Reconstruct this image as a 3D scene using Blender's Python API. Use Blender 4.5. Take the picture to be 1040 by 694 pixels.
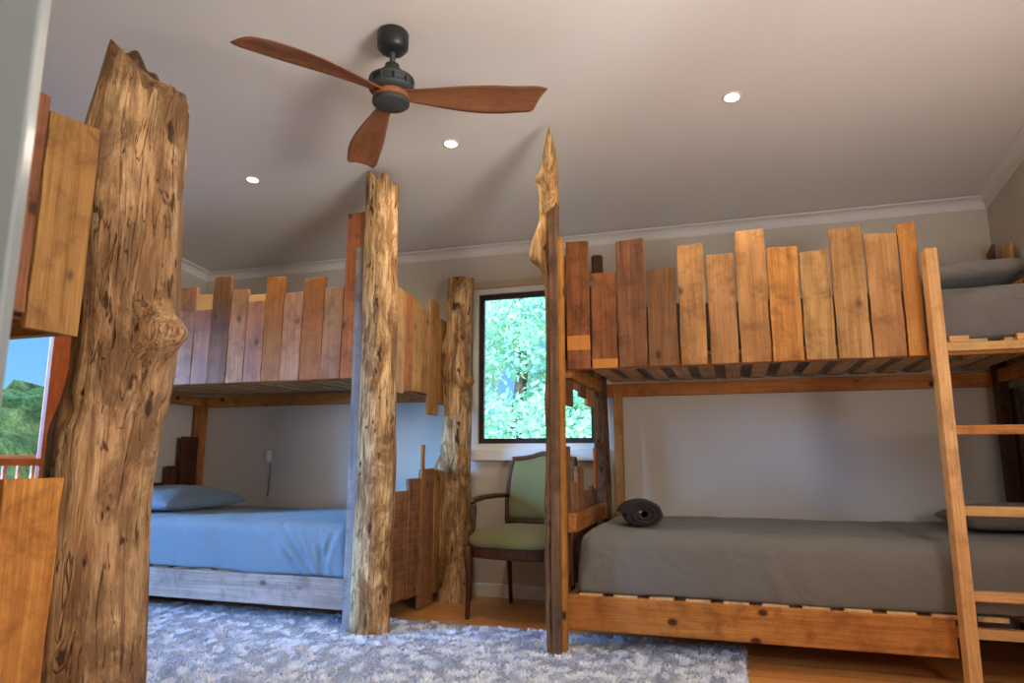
import bpy, bmesh, math, random
import numpy as np
from mathutils import Vector, Matrix, noise

for o in list(bpy.data.objects):
    bpy.data.objects.remove(o)
scene = bpy.context.scene
COL = scene.collection
random.seed(7)
PI = math.pi

# ------------------------------------------------------------------ camera
PITCH, YAW, FPX = math.radians(9.6), math.radians(17.8), 695.0
F = Vector((-math.sin(YAW)*math.cos(PITCH), math.cos(YAW)*math.cos(PITCH), math.sin(PITCH)))
R = Vector((math.cos(YAW), math.sin(YAW), 0))
U = R.cross(F)
cam_d = bpy.data.cameras.new('camera')
cam = bpy.data.objects.new('camera', cam_d)
COL.objects.link(cam)
cam_d.sensor_width = 36
cam_d.lens = FPX/1040*36
cam_d.clip_start = 0.02
cam_d.dof.use_dof = True
cam_d.dof.focus_distance = 3.8
cam_d.dof.aperture_fstop = 7.0
M = Matrix((R, U, -F)).transposed().to_4x4()
M.translation = Vector((0, 0, 1.0))
cam.matrix_world = M
scene.camera = cam

# ------------------------------------------------------------------ view, world, daylight
scene.view_settings.view_transform = 'Standard'
scene.view_settings.look = 'None'
scene.view_settings.gamma = 1
scene.view_settings.use_curve_mapping = False
scene.view_settings.exposure = 0.1

world = bpy.data.worlds.new('sky')
scene.world = world
world.use_nodes = True
wn = world.node_tree.nodes
wl = world.node_tree.links
wn.clear()
w_out = wn.new('ShaderNodeOutputWorld')
w_bg = wn.new('ShaderNodeBackground')
w_tc = wn.new('ShaderNodeTexCoord')
w_sep = wn.new('ShaderNodeSeparateXYZ')
w_rmp = wn.new('ShaderNodeValToRGB')
w_rmp.color_ramp.elements[0].position = 0.0
w_rmp.color_ramp.elements[0].color = (0.24, 0.58, 0.90, 1)
w_rmp.color_ramp.elements[1].position = 0.35
w_rmp.color_ramp.elements[1].color = (0.05, 0.33, 0.86, 1)
wl.new(w_tc.outputs['Generated'], w_sep.inputs[0])
wl.new(w_sep.outputs['Z'], w_rmp.inputs[0])
wl.new(w_rmp.outputs[0], w_bg.inputs[0])
w_bg.inputs[1].default_value = 1.15
wl.new(w_bg.outputs[0], w_out.inputs[0])


def sun(name, travel, power, color, angle):
    d = bpy.data.lights.new(name, 'SUN')
    d.energy = power
    d.color = color
    d.angle = math.radians(angle)
    o = bpy.data.objects.new(name, d)
    COL.objects.link(o)
    o.rotation_euler = Vector(travel).to_track_quat('-Z', 'Y').to_euler()
    o.location = (0, 0, 8)
    return o


sun('sun', (-0.25, 0.75, -0.75), 8.0, (1.0, 0.95, 0.85), 1.0)
# the bright blue part of the open sky that looks in at the tall side window
sun('skylight_side', (0.68, 0.74, -0.26), 32.0, (0.20, 0.48, 1.0), 40)
# open sky looking in at the end window
sun('skylight_end', (0.12, -1.0, -0.10), 4.0, (0.62, 0.85, 1.0), 60)

DOWN_W = 40.0
FILL_W = 23.0
ADDED_WIN_W = 108.0
scene.cycles.diffuse_bounces = 6

# ------------------------------------------------------------------ helpers: nodes


class NT:
    def __init__(self, name, rough=0.6, spec=0.3):
        self.m = bpy.data.materials.new(name)
        self.m.use_nodes = True
        self.n = self.m.node_tree.nodes
        self.l = self.m.node_tree.links
        self.b = self.n['Principled BSDF']
        self.b.inputs['Roughness'].default_value = rough
        self.b.inputs['Specular IOR Level'].default_value = spec

    def new(self, t, **kw):
        n = self.n.new(t)
        for k, v in kw.items():
            setattr(n, k, v)
        return n

    def link(self, a, b):
        self.l.new(a, b)

    def coords(self, scale=(1, 1, 1), kind='Object', rnd=0.0):
        tc = self.new('ShaderNodeTexCoord')
        mp = self.new('ShaderNodeMapping')
        mp.inputs['Scale'].default_value = scale
        src = tc.outputs[kind]
        if rnd:
            oi = self.new('ShaderNodeObjectInfo')
            mul = self.new('ShaderNodeVectorMath', operation='SCALE')
            cv = self.new('ShaderNodeCombineXYZ')
            for i in range(3):
                self.link(oi.outputs['Random'], cv.inputs[i])
            self.link(cv.outputs[0], mul.inputs[0])
            mul.inputs['Scale'].default_value = rnd
            add = self.new('ShaderNodeVectorMath', operation='ADD')
            self.link(src, add.inputs[0])
            self.link(mul.outputs[0], add.inputs[1])
            src = add.outputs[0]
        self.link(src, mp.inputs[0])
        return mp.outputs[0]

    def noise(self, vec, scale=5, detail=4, rough=0.6, dist=0.0):
        n = self.new('ShaderNodeTexNoise')
        n.inputs['Scale'].default_value = scale
        n.inputs['Detail'].default_value = detail
        n.inputs['Roughness'].default_value = rough
        n.inputs['Distortion'].default_value = dist
        self.link(vec, n.inputs['Vector'])
        return n.outputs[0]

    def ramp(self, fac, stops):
        r = self.new('ShaderNodeValToRGB')
        e = r.color_ramp.elements
        while len(e) < len(stops):
            e.new(0.5)
        for i, (p, c) in enumerate(stops):
            e[i].position = p
            e[i].color = (c, c, c, 1) if not hasattr(c, '__len__') else (*c, 1)
        self.link(fac, r.inputs[0])
        return r.outputs[0]

    def mix(self, fac, a, b, mode='MIX'):
        m = self.new('ShaderNodeMix', data_type='RGBA', blend_type=mode)
        for s, v in ((m.inputs[0], fac), (m.inputs[6], a), (m.inputs[7], b)):
            if hasattr(v, 'is_linked') or hasattr(v, 'links'):
                self.link(v, s)
            elif hasattr(v, '__len__'):
                s.default_value = (*v, 1)
            else:
                s.default_value = v
        return m.outputs[2]

    def math(self, op, a, b=0.0):
        m = self.new('ShaderNodeMath', operation=op)
        for s, v in ((m.inputs[0], a), (m.inputs[1], b)):
            if hasattr(v, 'links'):
                self.link(v, s)
            else:
                s.default_value = v
        return m.outputs[0]

    def color(self, c):
        if hasattr(c, 'links'):
            self.link(c, self.b.inputs['Base Color'])
        else:
            self.b.inputs['Base Color'].default_value = (*c, 1)

    def bump(self, h, strength=0.3, dist=0.01):
        b = self.new('ShaderNodeBump')
        b.inputs['Strength'].default_value = strength
        b.inputs['Distance'].default_value = dist
        self.link(h, b.inputs['Height'])
        self.link(b.outputs[0], self.b.inputs['Normal'])


def srgb(r, g, b):
    return tuple(((c/255)/12.92 if c/255 <= .04045 else ((c/255+.055)/1.055)**2.4) for c in (r, g, b))


def mat_plain(name, c, rough=0.6, spec=0.3, metal=0.0, var=0.06, scale=6):
    t = NT(name, rough, spec)
    n = t.noise(t.coords(), scale, 3)
    lo = tuple(x*(1-var) for x in c)
    hi = tuple(min(1, x*(1+var)) for x in c)
    t.color(t.ramp(n, [(0.3, lo), (0.7, hi)]))
    t.b.inputs['Metallic'].default_value = metal
    return t.m


def mat_wood(name, light, dark, rough=0.6, contrast=1.0, knots=0.5, band=None, rndv=0.35, saw=0.0):
    """sawn timber: grain runs along the local z axis of the board"""
    t = NT(name, rough, 0.25)
    v = t.coords((1, 1, 1), rnd=37.0)
    wob = t.noise(v, 1.3, 2)
    st = t.new('ShaderNodeMapping')
    st.inputs['Scale'].default_value = (26, 26, 1.1)
    t.link(v, st.inputs[0])
    g = t.noise(st.outputs[0], 1.0, 5, 0.6, 0.6)
    fine = t.new('ShaderNodeMapping')
    fine.inputs['Scale'].default_value = (150, 150, 4)
    t.link(v, fine.inputs[0])
    gf = t.noise(fine.outputs[0], 1.0, 3, 0.6)
    c = t.ramp(g, [(0.5-0.2/contrast, dark), (0.5+0.12/contrast, light)])
    c = t.mix(0.4, c, t.ramp(gf, [(0.3, tuple(x*0.4 for x in light)), (0.65, tuple(min(1, x*1.35) for x in light))]))
    mid_ = t.noise(v, 9.0, 6, 0.7, 0.4)
    c = t.mix(t.ramp(mid_, [(0.48, 0.0), (0.68, 0.65)]), c, tuple(x*0.6 for x in dark))
    c = t.mix(t.ramp(mid_, [(0.28, 0.35), (0.42, 0.0)]), c, tuple(min(1, x*1.25) for x in light))
    # broad stain patches
    c = t.mix(t.ramp(wob, [(0.42, 0.0), (0.68, 0.55)]), c, dark)
    # knots
    kv = t.new('ShaderNodeMapping')
    kv.inputs['Scale'].default_value = (6.5, 6.5, 4.6)
    t.link(v, kv.inputs[0])
    vo = t.new('ShaderNodeTexVoronoi')
    vo.inputs['Scale'].default_value = 1.0
    t.link(kv.outputs[0], vo.inputs['Vector'])
    kn = t.ramp(vo.outputs['Distance'], [(0.06, 1.0), (0.15, 0.0)])
    c = t.mix(t.math('MULTIPLY', kn, knots*1.6), c, tuple(x*0.25 for x in dark))
    if saw:
        sv = t.new('ShaderNodeMapping')
        sv.inputs['Scale'].default_value = (3, 3, 110)
        t.link(v, sv.inputs[0])
        sn = t.noise(sv.outputs[0], 1.0, 2)
        c = t.mix(t.ramp(sn, [(0.45, 0.0), (0.6, saw)]), c, tuple(x*0.4 for x in dark))
    oi = t.new('ShaderNodeObjectInfo')
    hsv = t.new('ShaderNodeHueSaturation')
    t.link(t.math('ADD', t.math('MULTIPLY', oi.outputs['Random'], rndv*1.2), 1-rndv*0.6), hsv.inputs['Value'])
    t.link(t.math('ADD', t.math('MULTIPLY', t.math('FRACT', t.math('MULTIPLY', oi.outputs['Random'], 17.3)), 0.016), 0.492), hsv.inputs['Hue'])
    t.link(c, hsv.inputs['Color'])
    c = hsv.outputs[0]
    if band:
        tc = t.new('ShaderNodeTexCoord')
        sp = t.new('ShaderNodeSeparateXYZ')
        t.link(tc.outputs['Object'], sp.inputs[0])
        z0, z1, bc = band
        inb = t.math('MULTIPLY', t.math('GREATER_THAN', sp.outputs[2], z0), t.math('LESS_THAN', sp.outputs[2], z1))
        c = t.mix(t.math('MULTIPLY', inb, 0.8), c, bc)
    t.color(c)
    t.bump(t.math('ADD', t.math('MULTIPLY', g, 0.6), t.math('MULTIPLY', gf, 0.4)), 0.55, 0.005)
    return t.m


def mat_bark(name, light, mid, dark, amt=0.5, sc=1.0, ztop=None):
    """peeled trunk: pale wood with dark streaks, stains and checks running along z"""
    t = NT(name, 0.72, 0.2)
    v = t.coords((1, 1, 1), rnd=11.0)
    def stretched(sx, sz, det, ro, di):
        m_ = t.new('ShaderNodeMapping')
        m_.inputs['Scale'].default_value = (sx*sc, sx*sc, sz*sc)
        t.link(v, m_.inputs[0])
        return t.noise(m_.outputs[0], 1.0, det, ro, di)
    n1 = stretched(13, 1.8, 6, 0.6, 0.9)        # broad grain
    n2 = stretched(60, 4.0, 4, 0.65, 0.4)       # fibres
    n3 = stretched(6, 2.4, 6, 0.72, 0.8)        # weather stains
    n4 = stretched(22, 1.6, 3, 0.5, 1.2)        # drying cracks follow the zero line of this field
    n5 = stretched(17, 7.0, 3, 0.6, 0.3)        # insect marks and bark remnants
    c = t.ramp(n1, [(0.34, mid), (0.50, tuple((x+y)/2 for x, y in zip(light, mid))), (0.62, light)])
    c = t.mix(t.ramp(n2, [(0.34, 0.75), (0.53, 0.0)]), c, tuple(x*0.8+y*0.2 for x, y in zip(dark, mid)))
    c = t.mix(t.ramp(n2, [(0.56, 0.0), (0.72, 0.4)]), c, tuple(min(1, x*1.2) for x in light))
    c = t.mix(t.ramp(n3, [(0.56-amt*0.12, 0.0), (0.66-amt*0.08, 0.85)]), c, tuple(0.75*x+0.25*y for x, y in zip(dark, mid)))
    crack = t.math('ABSOLUTE', t.math('SUBTRACT', n4, 0.5))
    ck = t.ramp(crack, [(0.002, 0.7), (0.011, 0.0)])
    c = t.mix(ck, c, tuple(x*0.45 for x in dark))
    sp5 = t.ramp(n5, [(0.63, 0.0), (0.68, 0.9)])
    c = t.mix(sp5, c, tuple(x*0.5 for x in dark))
    if ztop:
        tc = t.new('ShaderNodeTexCoord')
        sp = t.new('ShaderNodeSeparateXYZ')
        t.link(tc.outputs['Object'], sp.inputs[0])
        hi = t.math('ADD', sp.outputs[2], t.math('MULTIPLY', n3, 0.4))
        c = t.mix(t.ramp(t.math('MULTIPLY', hi, 0.25), [((ztop-.1)/4, 0.0), ((ztop+.15)/4, 1.0)]), t.mix(0.75, c, srgb(126, 96, 80), 'MULTIPLY'), c)
    t.color(c)
    hh = t.math('ADD', t.math('MULTIPLY', n1, 0.8), t.math('MULTIPLY', n2, 0.35))
    hh = t.math('SUBTRACT', hh, t.math('MULTIPLY', ck, 0.5))
    t.bump(t.math('SUBTRACT', hh, t.math('MULTIPLY', sp5, 0.25)), 0.8, 0.02)
    return t.m


def mat_cloth(name, c, rough=0.9, wr=0.35, scale=7):
    t = NT(name, rough, 0.12)
    v = t.coords()
    n = t.noise(v, scale, 5, 0.6, 1.2)
    w = t.noise(v, 420, 2)
    t.color(t.ramp(w, [(0.3, tuple(x*0.86 for x in c)), (0.7, tuple(x*1.1 for x in c))]))
    t.bump(n, wr, 0.03)
    t.b.inputs['Sheen Weight'].default_value = 0.15
    return t.m


# ------------------------------------------------------------------ materials
M_WALL = mat_plain('wall_paint', srgb(204, 195, 182), 0.85, 0.15, var=0.015, scale=2)
M_CEIL = mat_plain('ceiling_paint', srgb(226, 221, 218), 0.8, 0.2, var=0.015, scale=2)
M_TRIM = mat_plain('white_trim_paint', srgb(228, 228, 222), 0.45, 0.4, var=0.02)
M_BEIGE = mat_plain('beige_trim_paint', srgb(190, 172, 146), 0.6, 0.3, var=0.03)
M_DOORP = mat_plain('door_paint', srgb(124, 130, 130), 0.35, 0.5, var=0.02)
M_BLACK = mat_plain('black_metal', srgb(34, 35, 37), 0.4, 0.5, var=0.1)
M_GUN = mat_plain('gunmetal', srgb(66, 70, 70), 0.6, 0.4, 0.2, var=0.1)
M_DKFRAME = mat_plain('bronze_aluminium', srgb(58, 48, 44), 0.4, 0.5, 0.2)
M_PLASTIC = mat_plain('white_plastic', srgb(225, 228, 230), 0.35, 0.5, var=0.02)
M_CORD = mat_plain('grey_cord', srgb(120, 122, 128), 0.5)

W_HONEY = mat_wood('honey_pine_board', srgb(196, 146, 90), srgb(128, 82, 42), rndv=0.3)
W_AMBER = mat_wood('amber_pine_board', srgb(202, 138, 70), srgb(150, 86, 34), rndv=0.15)
W_DARKB = mat_wood('old_brown_board', srgb(146, 98, 62), srgb(80, 50, 32), contrast=1.3, rndv=0.25)
W_DARKB_BAND = mat_wood('old_brown_board_pale_stripe', srgb(150, 92, 52), srgb(84, 46, 26), contrast=1.3, rndv=0.1,
                        band=(0.105, 0.185, srgb(205, 135, 60)))
W_DARKB_FOOT = mat_wood('old_brown_board_pale_foot', srgb(150, 95, 54), srgb(90, 50, 26), contrast=1.3, rndv=0.1,
                        band=(0.0, 0.05, srgb(205, 135, 60)))
W_RED = mat_wood('reddish_pine_board', srgb(178, 128, 92), srgb(122, 80, 52), rndv=0.25)
W_RED_TOP = {}
W_ORANGE = mat_wood('orange_hardwood_board', srgb(180, 112, 56), srgb(128, 70, 30), rndv=0.12)
W_GREY = mat_wood('weathered_grey_board', srgb(152, 142, 140), srgb(104, 92, 90), rndv=0.2)
W_GREYPINK = mat_wood('bleached_rail_timber', srgb(172, 152, 142), srgb(124, 102, 92), rndv=0.1)
W_GREEN = mat_wood('greenish_treated_board', srgb(172, 128, 72), srgb(122, 84, 42), rndv=0.15)
W_PALE = mat_wood('pale_new_pine', srgb(226, 180, 120), srgb(196, 142, 80), contrast=0.8, knots=0.4, rndv=0.1)
W_SLAT = mat_wood('slat_pine', srgb(222, 186, 140), srgb(182, 140, 92), rndv=0.2)
W_RAIL = mat_wood('rail_pine', srgb(196, 134, 66), srgb(146, 84, 32), knots=0.9, rndv=0.1)
W_SAWN = mat_wood('rough_sawn_brown_board', srgb(170, 122, 78), srgb(104, 68, 40), contrast=1.4, rndv=0.2, saw=0.35)
W_POST = mat_wood('weathered_brown_post', srgb(134, 98, 70), srgb(76, 52, 36), contrast=1.4, rndv=0.05, saw=0.15)
W_DEEP = mat_wood('dark_stained_board', srgb(92, 52, 30), srgb(50, 26, 14), rndv=0.2)
W_WALNUT = mat_wood('chair_walnut', srgb(104, 66, 38), srgb(56, 32, 18), rough=0.4, knots=0.0, rndv=0.05)
W_FAN = mat_wood('fan_blade_teak', srgb(158, 100, 68), srgb(120, 72, 46), rough=0.45, knots=0.0, rndv=0.0, contrast=0.7)
W_FRAME = mat_wood('window_frame_cedar', srgb(184, 96, 48), srgb(150, 70, 32), rough=0.45, knots=0.0, rndv=0.05, contrast=0.7)
BARK_NEAR = mat_bark('peeled_trunk_brown', srgb(206, 168, 122), srgb(160, 118, 76), srgb(80, 54, 36), 1.35, 0.85)
BARK_PALE = mat_bark('peeled_trunk_golden', srgb(232, 196, 144), srgb(182, 132, 80), srgb(78, 50, 32), 1.0, 1.2)
BARK_SLAB = mat_bark('weathered_slab_bark', srgb(226, 184, 126), srgb(190, 140, 84), srgb(96, 60, 36), 0.3, 1.4, ztop=2.25)
BARK_DARK = mat_bark('dark_trunk', srgb(128, 98, 72), srgb(92, 66, 48), srgb(44, 30, 22), 0.5, 1.3)
C_BLUE = mat_cloth('blue_grey_sheet', srgb(112, 128, 142), wr=0.6, scale=5)
C_GREY = mat_cloth('grey_sheet', srgb(116, 113, 108), wr=0.55, scale=4)
C_UPPER = mat_cloth('warm_grey_sheet', srgb(114, 110, 106), wr=0.6, scale=5)
C_TOWEL = mat_cloth('charcoal_towel', srgb(52, 46, 46), wr=0.8, scale=60)
C_GREEN = mat_cloth('olive_velvet', srgb(126, 122, 78), wr=0.05)
C_CURT = mat_cloth('white_curtain', srgb(225, 225, 228), wr=0.1)

t = NT('pine_floorboards', 0.32, 0.45)
v = t.coords((1, 1, 1))
br = t.new('ShaderNodeTexBrick')
br.inputs['Scale'].default_value = 1.0
br.inputs['Mortar Size'].default_value = 0.0025
br.inputs['Brick Width'].default_value = 2.4
br.inputs['Row Height'].default_value = 0.12
br.inputs['Color1'].default_value = (*srgb(206, 142, 78), 1)
br.inputs['Color2'].default_value = (*srgb(226, 166, 98), 1)
br.inputs['Mortar'].default_value = (*srgb(96, 54, 26), 1)
t.link(v, br.inputs['Vector'])
mp = t.new('ShaderNodeMapping')
mp.inputs['Scale'].default_value = (1.2, 22, 1)
t.link(v, mp.inputs[0])
g = t.noise(mp.outputs[0], 1.0, 5, 0.6, 1.0)
c = t.mix(t.ramp(g, [(0.35, 0.6), (0.6, 0.0)]), br.outputs[0], srgb(170, 100, 46))
t.color(c)
t.bump(br.outputs[1], -0.3, 0.002)
M_FLOOR = t.m

t = NT('window_glass', 0.02, 0.5)
gl = t.new('ShaderNodeBsdfGlossy')
gl.inputs['Roughness'].default_value = 0.02
tr = t.new('ShaderNodeBsdfTransparent')
fr = t.new('ShaderNodeFresnel')
fr.inputs[0].default_value = 1.35
mx = t.new('ShaderNodeMixShader')
t.link(fr.outputs[0], mx.inputs[0])
t.link(tr.outputs[0], mx.inputs[1])
t.link(gl.outputs[0], mx.inputs[2])
t.link(mx.outputs[0], t.n['Material Output'].inputs[0])
M_GLASS = t.m


def mat_emit(name, c, s):
    t = NT(name)
    t.color((0.8, 0.8, 0.8))
    t.b.inputs['Emission Color'].default_value = (*c, 1)
    t.b.inputs['Emission Strength'].default_value = s
    return t.m


M_LED = mat_emit('downlight_lens', (1.0, 0.93, 0.82), 9.0)

t = NT('tree_leaves', 0.5, 0.3)
oi = t.coords()
n = t.noise(oi, 1.6, 3)
c1 = t.ramp(n, [(0.3, srgb(130, 176, 134)), (0.5, srgb(182, 214, 172)), (0.7, srgb(228, 238, 216))])
t.color(c1)
tl = t.new('ShaderNodeBsdfTranslucent')
t.link(c1, tl.inputs[0])
ms = t.new('ShaderNodeMixShader')
ms.inputs[0].default_value = 0.45
t.link(t.b.outputs[0], ms.inputs[1])
t.link(tl.outputs[0], ms.inputs[2])
t.link(ms.outputs[0], t.n['Material Output'].inputs[0])
M_LEAF = t.m
t = NT('hillside_bush', 0.9, 0.1)
n = t.noise(t.coords(), 0.35, 6, 0.7)
t.color(t.ramp(n, [(0.35, srgb(34, 56, 28)), (0.5, srgb(62, 88, 44)), (0.66, srgb(104, 122, 74))]))
t.bump(n, 1.0, 1.5)
M_HILL = t.m
M_GRASS = mat_plain('lawn_green', srgb(140, 170, 96), 0.9, 0.1, var=0.25, scale=3)

# ------------------------------------------------------------------ helpers: meshes and objects


def mesh_obj(name, verts, faces, mat, parent=None, loc=(0, 0, 0), rot=(0, 0, 0), smooth=False):
    me = bpy.data.meshes.new(name)
    me.from_pydata([tuple(v) for v in verts], [], faces)
    me.materials.append(mat)
    if smooth:
        me.polygons.foreach_set('use_smooth', [True]*len(me.polygons))
    me.update()
    o = bpy.data.objects.new(name, me)
    COL.objects.link(o)
    o.location = Vector(loc) - (parent.location if parent and parent.parent is None else Vector((0, 0, 0)))
    if parent and parent.parent is not None:
        o.location = Vector(loc) - parent.parent.location - parent.location
    o.rotation_euler = rot
    if parent:
        o.parent = parent
    return o


def bm_obj(name, bm, mat, parent=None, loc=(0, 0, 0), rot=(0, 0, 0), smooth=False):
    bm.verts.ensure_lookup_table()
    bm.verts.index_update()
    vs = [v.co.copy() for v in bm.verts]
    fs = [[v.index for v in f.verts] for f in bm.faces]
    bm.free()
    return mesh_obj(name, vs, fs, mat, parent, loc, rot, smooth)


def tag(o, label=None, cat=None, group=None, kind=None):
    if label:
        o['label'] = label
    if cat:
        o['category'] = cat
    if group:
        o['group'] = group
    if kind:
        o['kind'] = kind
    return o


def thing(name, label, cat, loc=(0, 0, 0), group=None):
    o = bpy.data.objects.new(name, None)
    o.empty_display_size = 0.1
    COL.objects.link(o)
    o.location = loc
    return tag(o, label, cat, group)


def struct(o):
    o['kind'] = 'structure'
    return o


def box_bm(sx, sy, sz, bev=0.003, base=True, seg=1):
    bm = bmesh.new()
    bmesh.ops.create_cube(bm, size=1)
    for v in bm.verts:
        v.co = Vector((v.co.x*sx, v.co.y*sy, (v.co.z+(0.5 if base else 0))*sz))
    if bev:
        bmesh.ops.bevel(bm, geom=bm.edges[:], offset=min(bev, sx*.3, sy*.3, sz*.3), segments=seg, affect='EDGES', profile=0.5)
    return bm


def box(name, x0, x1, y0, y1, z0, z1, mat, parent=None, bev=0.0, axis=None):
    """axis-aligned box; axis says along which world axis the grain runs"""
    cx, cy, cz = (x0+x1)/2, (y0+y1)/2, (z0+z1)/2
    dx, dy, dz = x1-x0, y1-y0, z1-z0
    if axis == 'x':
        bm = box_bm(dz, dy, dx, bev, False)
        rot = (0, PI/2, 0)
    elif axis == 'y':
        bm = box_bm(dx, dz, dy, bev, False)
        rot = (PI/2, 0, 0)
    else:
        bm = box_bm(dx, dy, dz, bev, False)
        rot = (0, 0, 0)
    return bm_obj(name, bm, mat, parent, (cx, cy, cz), rot)


def board(name, w, th, z0, z1, mat, parent, x, y, facing='y', slant=0.0, rag=0.004, lean=0.0, top=None, label=None):
    """upright sawn board with slightly uneven edges; its grain runs up local z"""
    L = z1-z0
    n = 7
    rng = random.Random(hash((round(x, 3), round(y, 3), round(z1, 3))) & 0xffff)
    vs, fs = [], []
    for i in range(n+1):
        q = i/n
        el = rng.uniform(-rag, rag)
        er = rng.uniform(-rag, rag)
        for (sx, sy) in ((-1, -1), (1, -1), (1, 1), (-1, 1)):
            px = sx*w/2 + (el if sx < 0 else er)
            zz = q*L
            if i == n:
                zz += slant*sx
                if top:
                    zz += top*(1 if sx > 0 else -1)*0.3
            if i == 0:
                zz += rng.uniform(-.001, .001)
            vs.append((px + lean*zz, sy*th/2, zz))
    for i in range(n):
        for k in range(4):
            a, b = i*4+k, i*4+(k+1) % 4
            fs.append((a, b, b+4, a+4))
    fs.append((3, 2, 1, 0))
    fs.append((n*4, n*4+1, n*4+2, n*4+3))
    o = mesh_obj(name, vs, fs, mat, parent, (x, y, z0), (0, 0, 0 if facing == 'y' else PI/2))
    md = o.modifiers.new('bevel', 'BEVEL')
    md.width = 0.0025
    md.segments = 1
    if label:
        o['label'] = label
    return o


def lathe(profile, seg=32):
    bm = bmesh.new()
    rings = []
    for r, zz in profile:
        if r < 1e-5:
            rings.append([bm.verts.new((0, 0, zz))])
        else:
            rings.append([bm.verts.new((r*math.cos(2*PI*k/seg), r*math.sin(2*PI*k/seg), zz)) for k in range(seg)])
    for a, b in zip(rings, rings[1:]):
        for k in range(seg):
            k2 = (k+1) % seg
            if len(a) == 1 and len(b) == 1:
                continue
            if len(a) == 1:
                bm.faces.new((a[0], b[k2], b[k]))
            elif len(b) == 1:
                bm.faces.new((a[k], a[k2], b[0]))
            else:
                bm.faces.new((a[k], a[k2], b[k2], b[k]))
    bmesh.ops.recalc_face_normals(bm, faces=bm.faces[:])
    return bm


def tube(pts, radii, seg=10, squash=None):
    """tapering tube through points, capped"""
    bm = bmesh.new()
    pts = [Vector(p) for p in pts]
    if not hasattr(radii, '__len__'):
        radii = [radii]*len(pts)
    rings = []
    ref = Vector((0.31, 0.17, 0.93)).normalized()
    for i, p in enumerate(pts):
        d = (pts[min(i+1, len(pts)-1)]-pts[max(i-1, 0)]).normalized()
        a = d.cross(ref)
        if a.length < 0.1:
            a = d.cross(Vector((1, 0, 0)))
        a.normalize()
        b = d.cross(a)
        rings.append([bm.verts.new(p + radii[i]*(math.cos(2*PI*k/seg)*a + math.sin(2*PI*k/seg)*b)) for k in range(seg)])
    for a, b in zip(rings, rings[1:]):
        for k in range(seg):
            bm.faces.new((a[k], a[(k+1) % seg], b[(k+1) % seg], b[k]))
    bm.faces.new(rings[0][::-1])
    bm.faces.new(rings[-1])
    bmesh.ops.recalc_face_normals(bm, faces=bm.faces[:])
    return bm


def spline(ctrl, n):
    """Catmull-Rom through rows of numbers"""
    out = []
    m = len(ctrl)-1
    for i in range(n+1):
        q = i/n*m
        k = min(int(q), m-1)
        f = q-k
        p = [ctrl[max(k-1, 0)], ctrl[k], ctrl[k+1], ctrl[min(k+2, m)]]
        out.append([0.5*((2*b)+(-a+c)*f+(2*a-5*b+4*c-d)*f*f+(-a+3*b-3*c+d)*f**3) for a, b, c, d in zip(*p)])
    return out


def log_mesh(name, stations, mat, parent, base, seed=0, rough=0.05, knots=(), topfn=None, seg=72, rows=170, flat=None, label=None):
    """natural trunk. stations: (z, cx, cy, rx, ry) relative to base; knots: (z, angle, size, height)"""
    sp = spline([list(s) for s in stations], rows)
    zt = stations[-1][0]
    vs, fs = [], []
    off = Vector((seed*3.7, seed*1.9, seed*5.3))
    for i, (z, cx, cy, rx, ry) in enumerate(sp):
        for k in range(seg):
            th = 2*PI*k/seg
            c, s = math.cos(th), math.sin(th)
            d = Vector((c*1.3, s*1.3, z*0.9)) + off
            big = noise.noise(d)*1.6
            gro = noise.noise(Vector((c*4.5, s*4.5, z*1.5+0.4*noise.noise(d*1.5)))+off)
            fin = noise.noise(Vector((c*12, s*12, z*3.2))+off*2)
            rid = 1-abs(noise.noise(Vector((c*7, s*7, z*2.0))+off*3))*2
            dr = rough*(0.9*big+1.0*gro+0.5*fin+0.5*rid)
            for (kz, ka, ks, kh) in knots:
                da = (th-ka+PI) % (2*PI)-PI
                r2 = ((z-kz)/ks)**2+(da*rx/ks)**2
                if r2 < 9:
                    dr += kh/rx*math.exp(-r2)
            x = rx*c*(1+dr)
            y = ry*s*(1+dr)
            zz = z
            if topfn:
                lim = topfn(x, y)
                wgt = max(0, (z/zt-0.75)/0.25)
                zz = z + (lim-zt)*wgt**1.5
                if i == rows:
                    zz += noise.noise(Vector((x*30, y*30, seed)))*0.012
            if flat:
                ax, lim2 = flat
                if ax == 'x':
                    x = min(x, lim2)
                elif ax == '-x':
                    x = max(x, lim2)
                elif ax == '-y':
                    y = max(y, lim2)
            vs.append((cx+x, cy+y, zz))
    for i in range(rows):
        for k in range(seg):
            a, b = i*seg+k, i*seg+(k+1) % seg
            fs.append((a, b, b+seg, a+seg))
    top0 = rows*seg
    cz = sum(vs[top0+k][2] for k in range(seg))/seg
    cx = sum(vs[top0+k][0] for k in range(seg))/seg
    cy = sum(vs[top0+k][1] for k in range(seg))/seg
    vs.append((cx, cy, cz-0.005))
    for k in range(seg):
        fs.append((top0+k, top0+(k+1) % seg, len(vs)-1))
    fs.append(tuple(range(seg))[::-1])
    o = mesh_obj(name, vs, fs, mat, parent, base, smooth=True)
    if label:
        o['label'] = label
    return o


# ------------------------------------------------------------------ room shell
XL, XR, YB, YF = -4.5, 1.62, 4.92, -0.24
CZ, CS = 2.645, 0.115          # ceiling height at the back wall and its rise towards the door


def cz(y):
    return CZ + CS*(YB-y)


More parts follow.
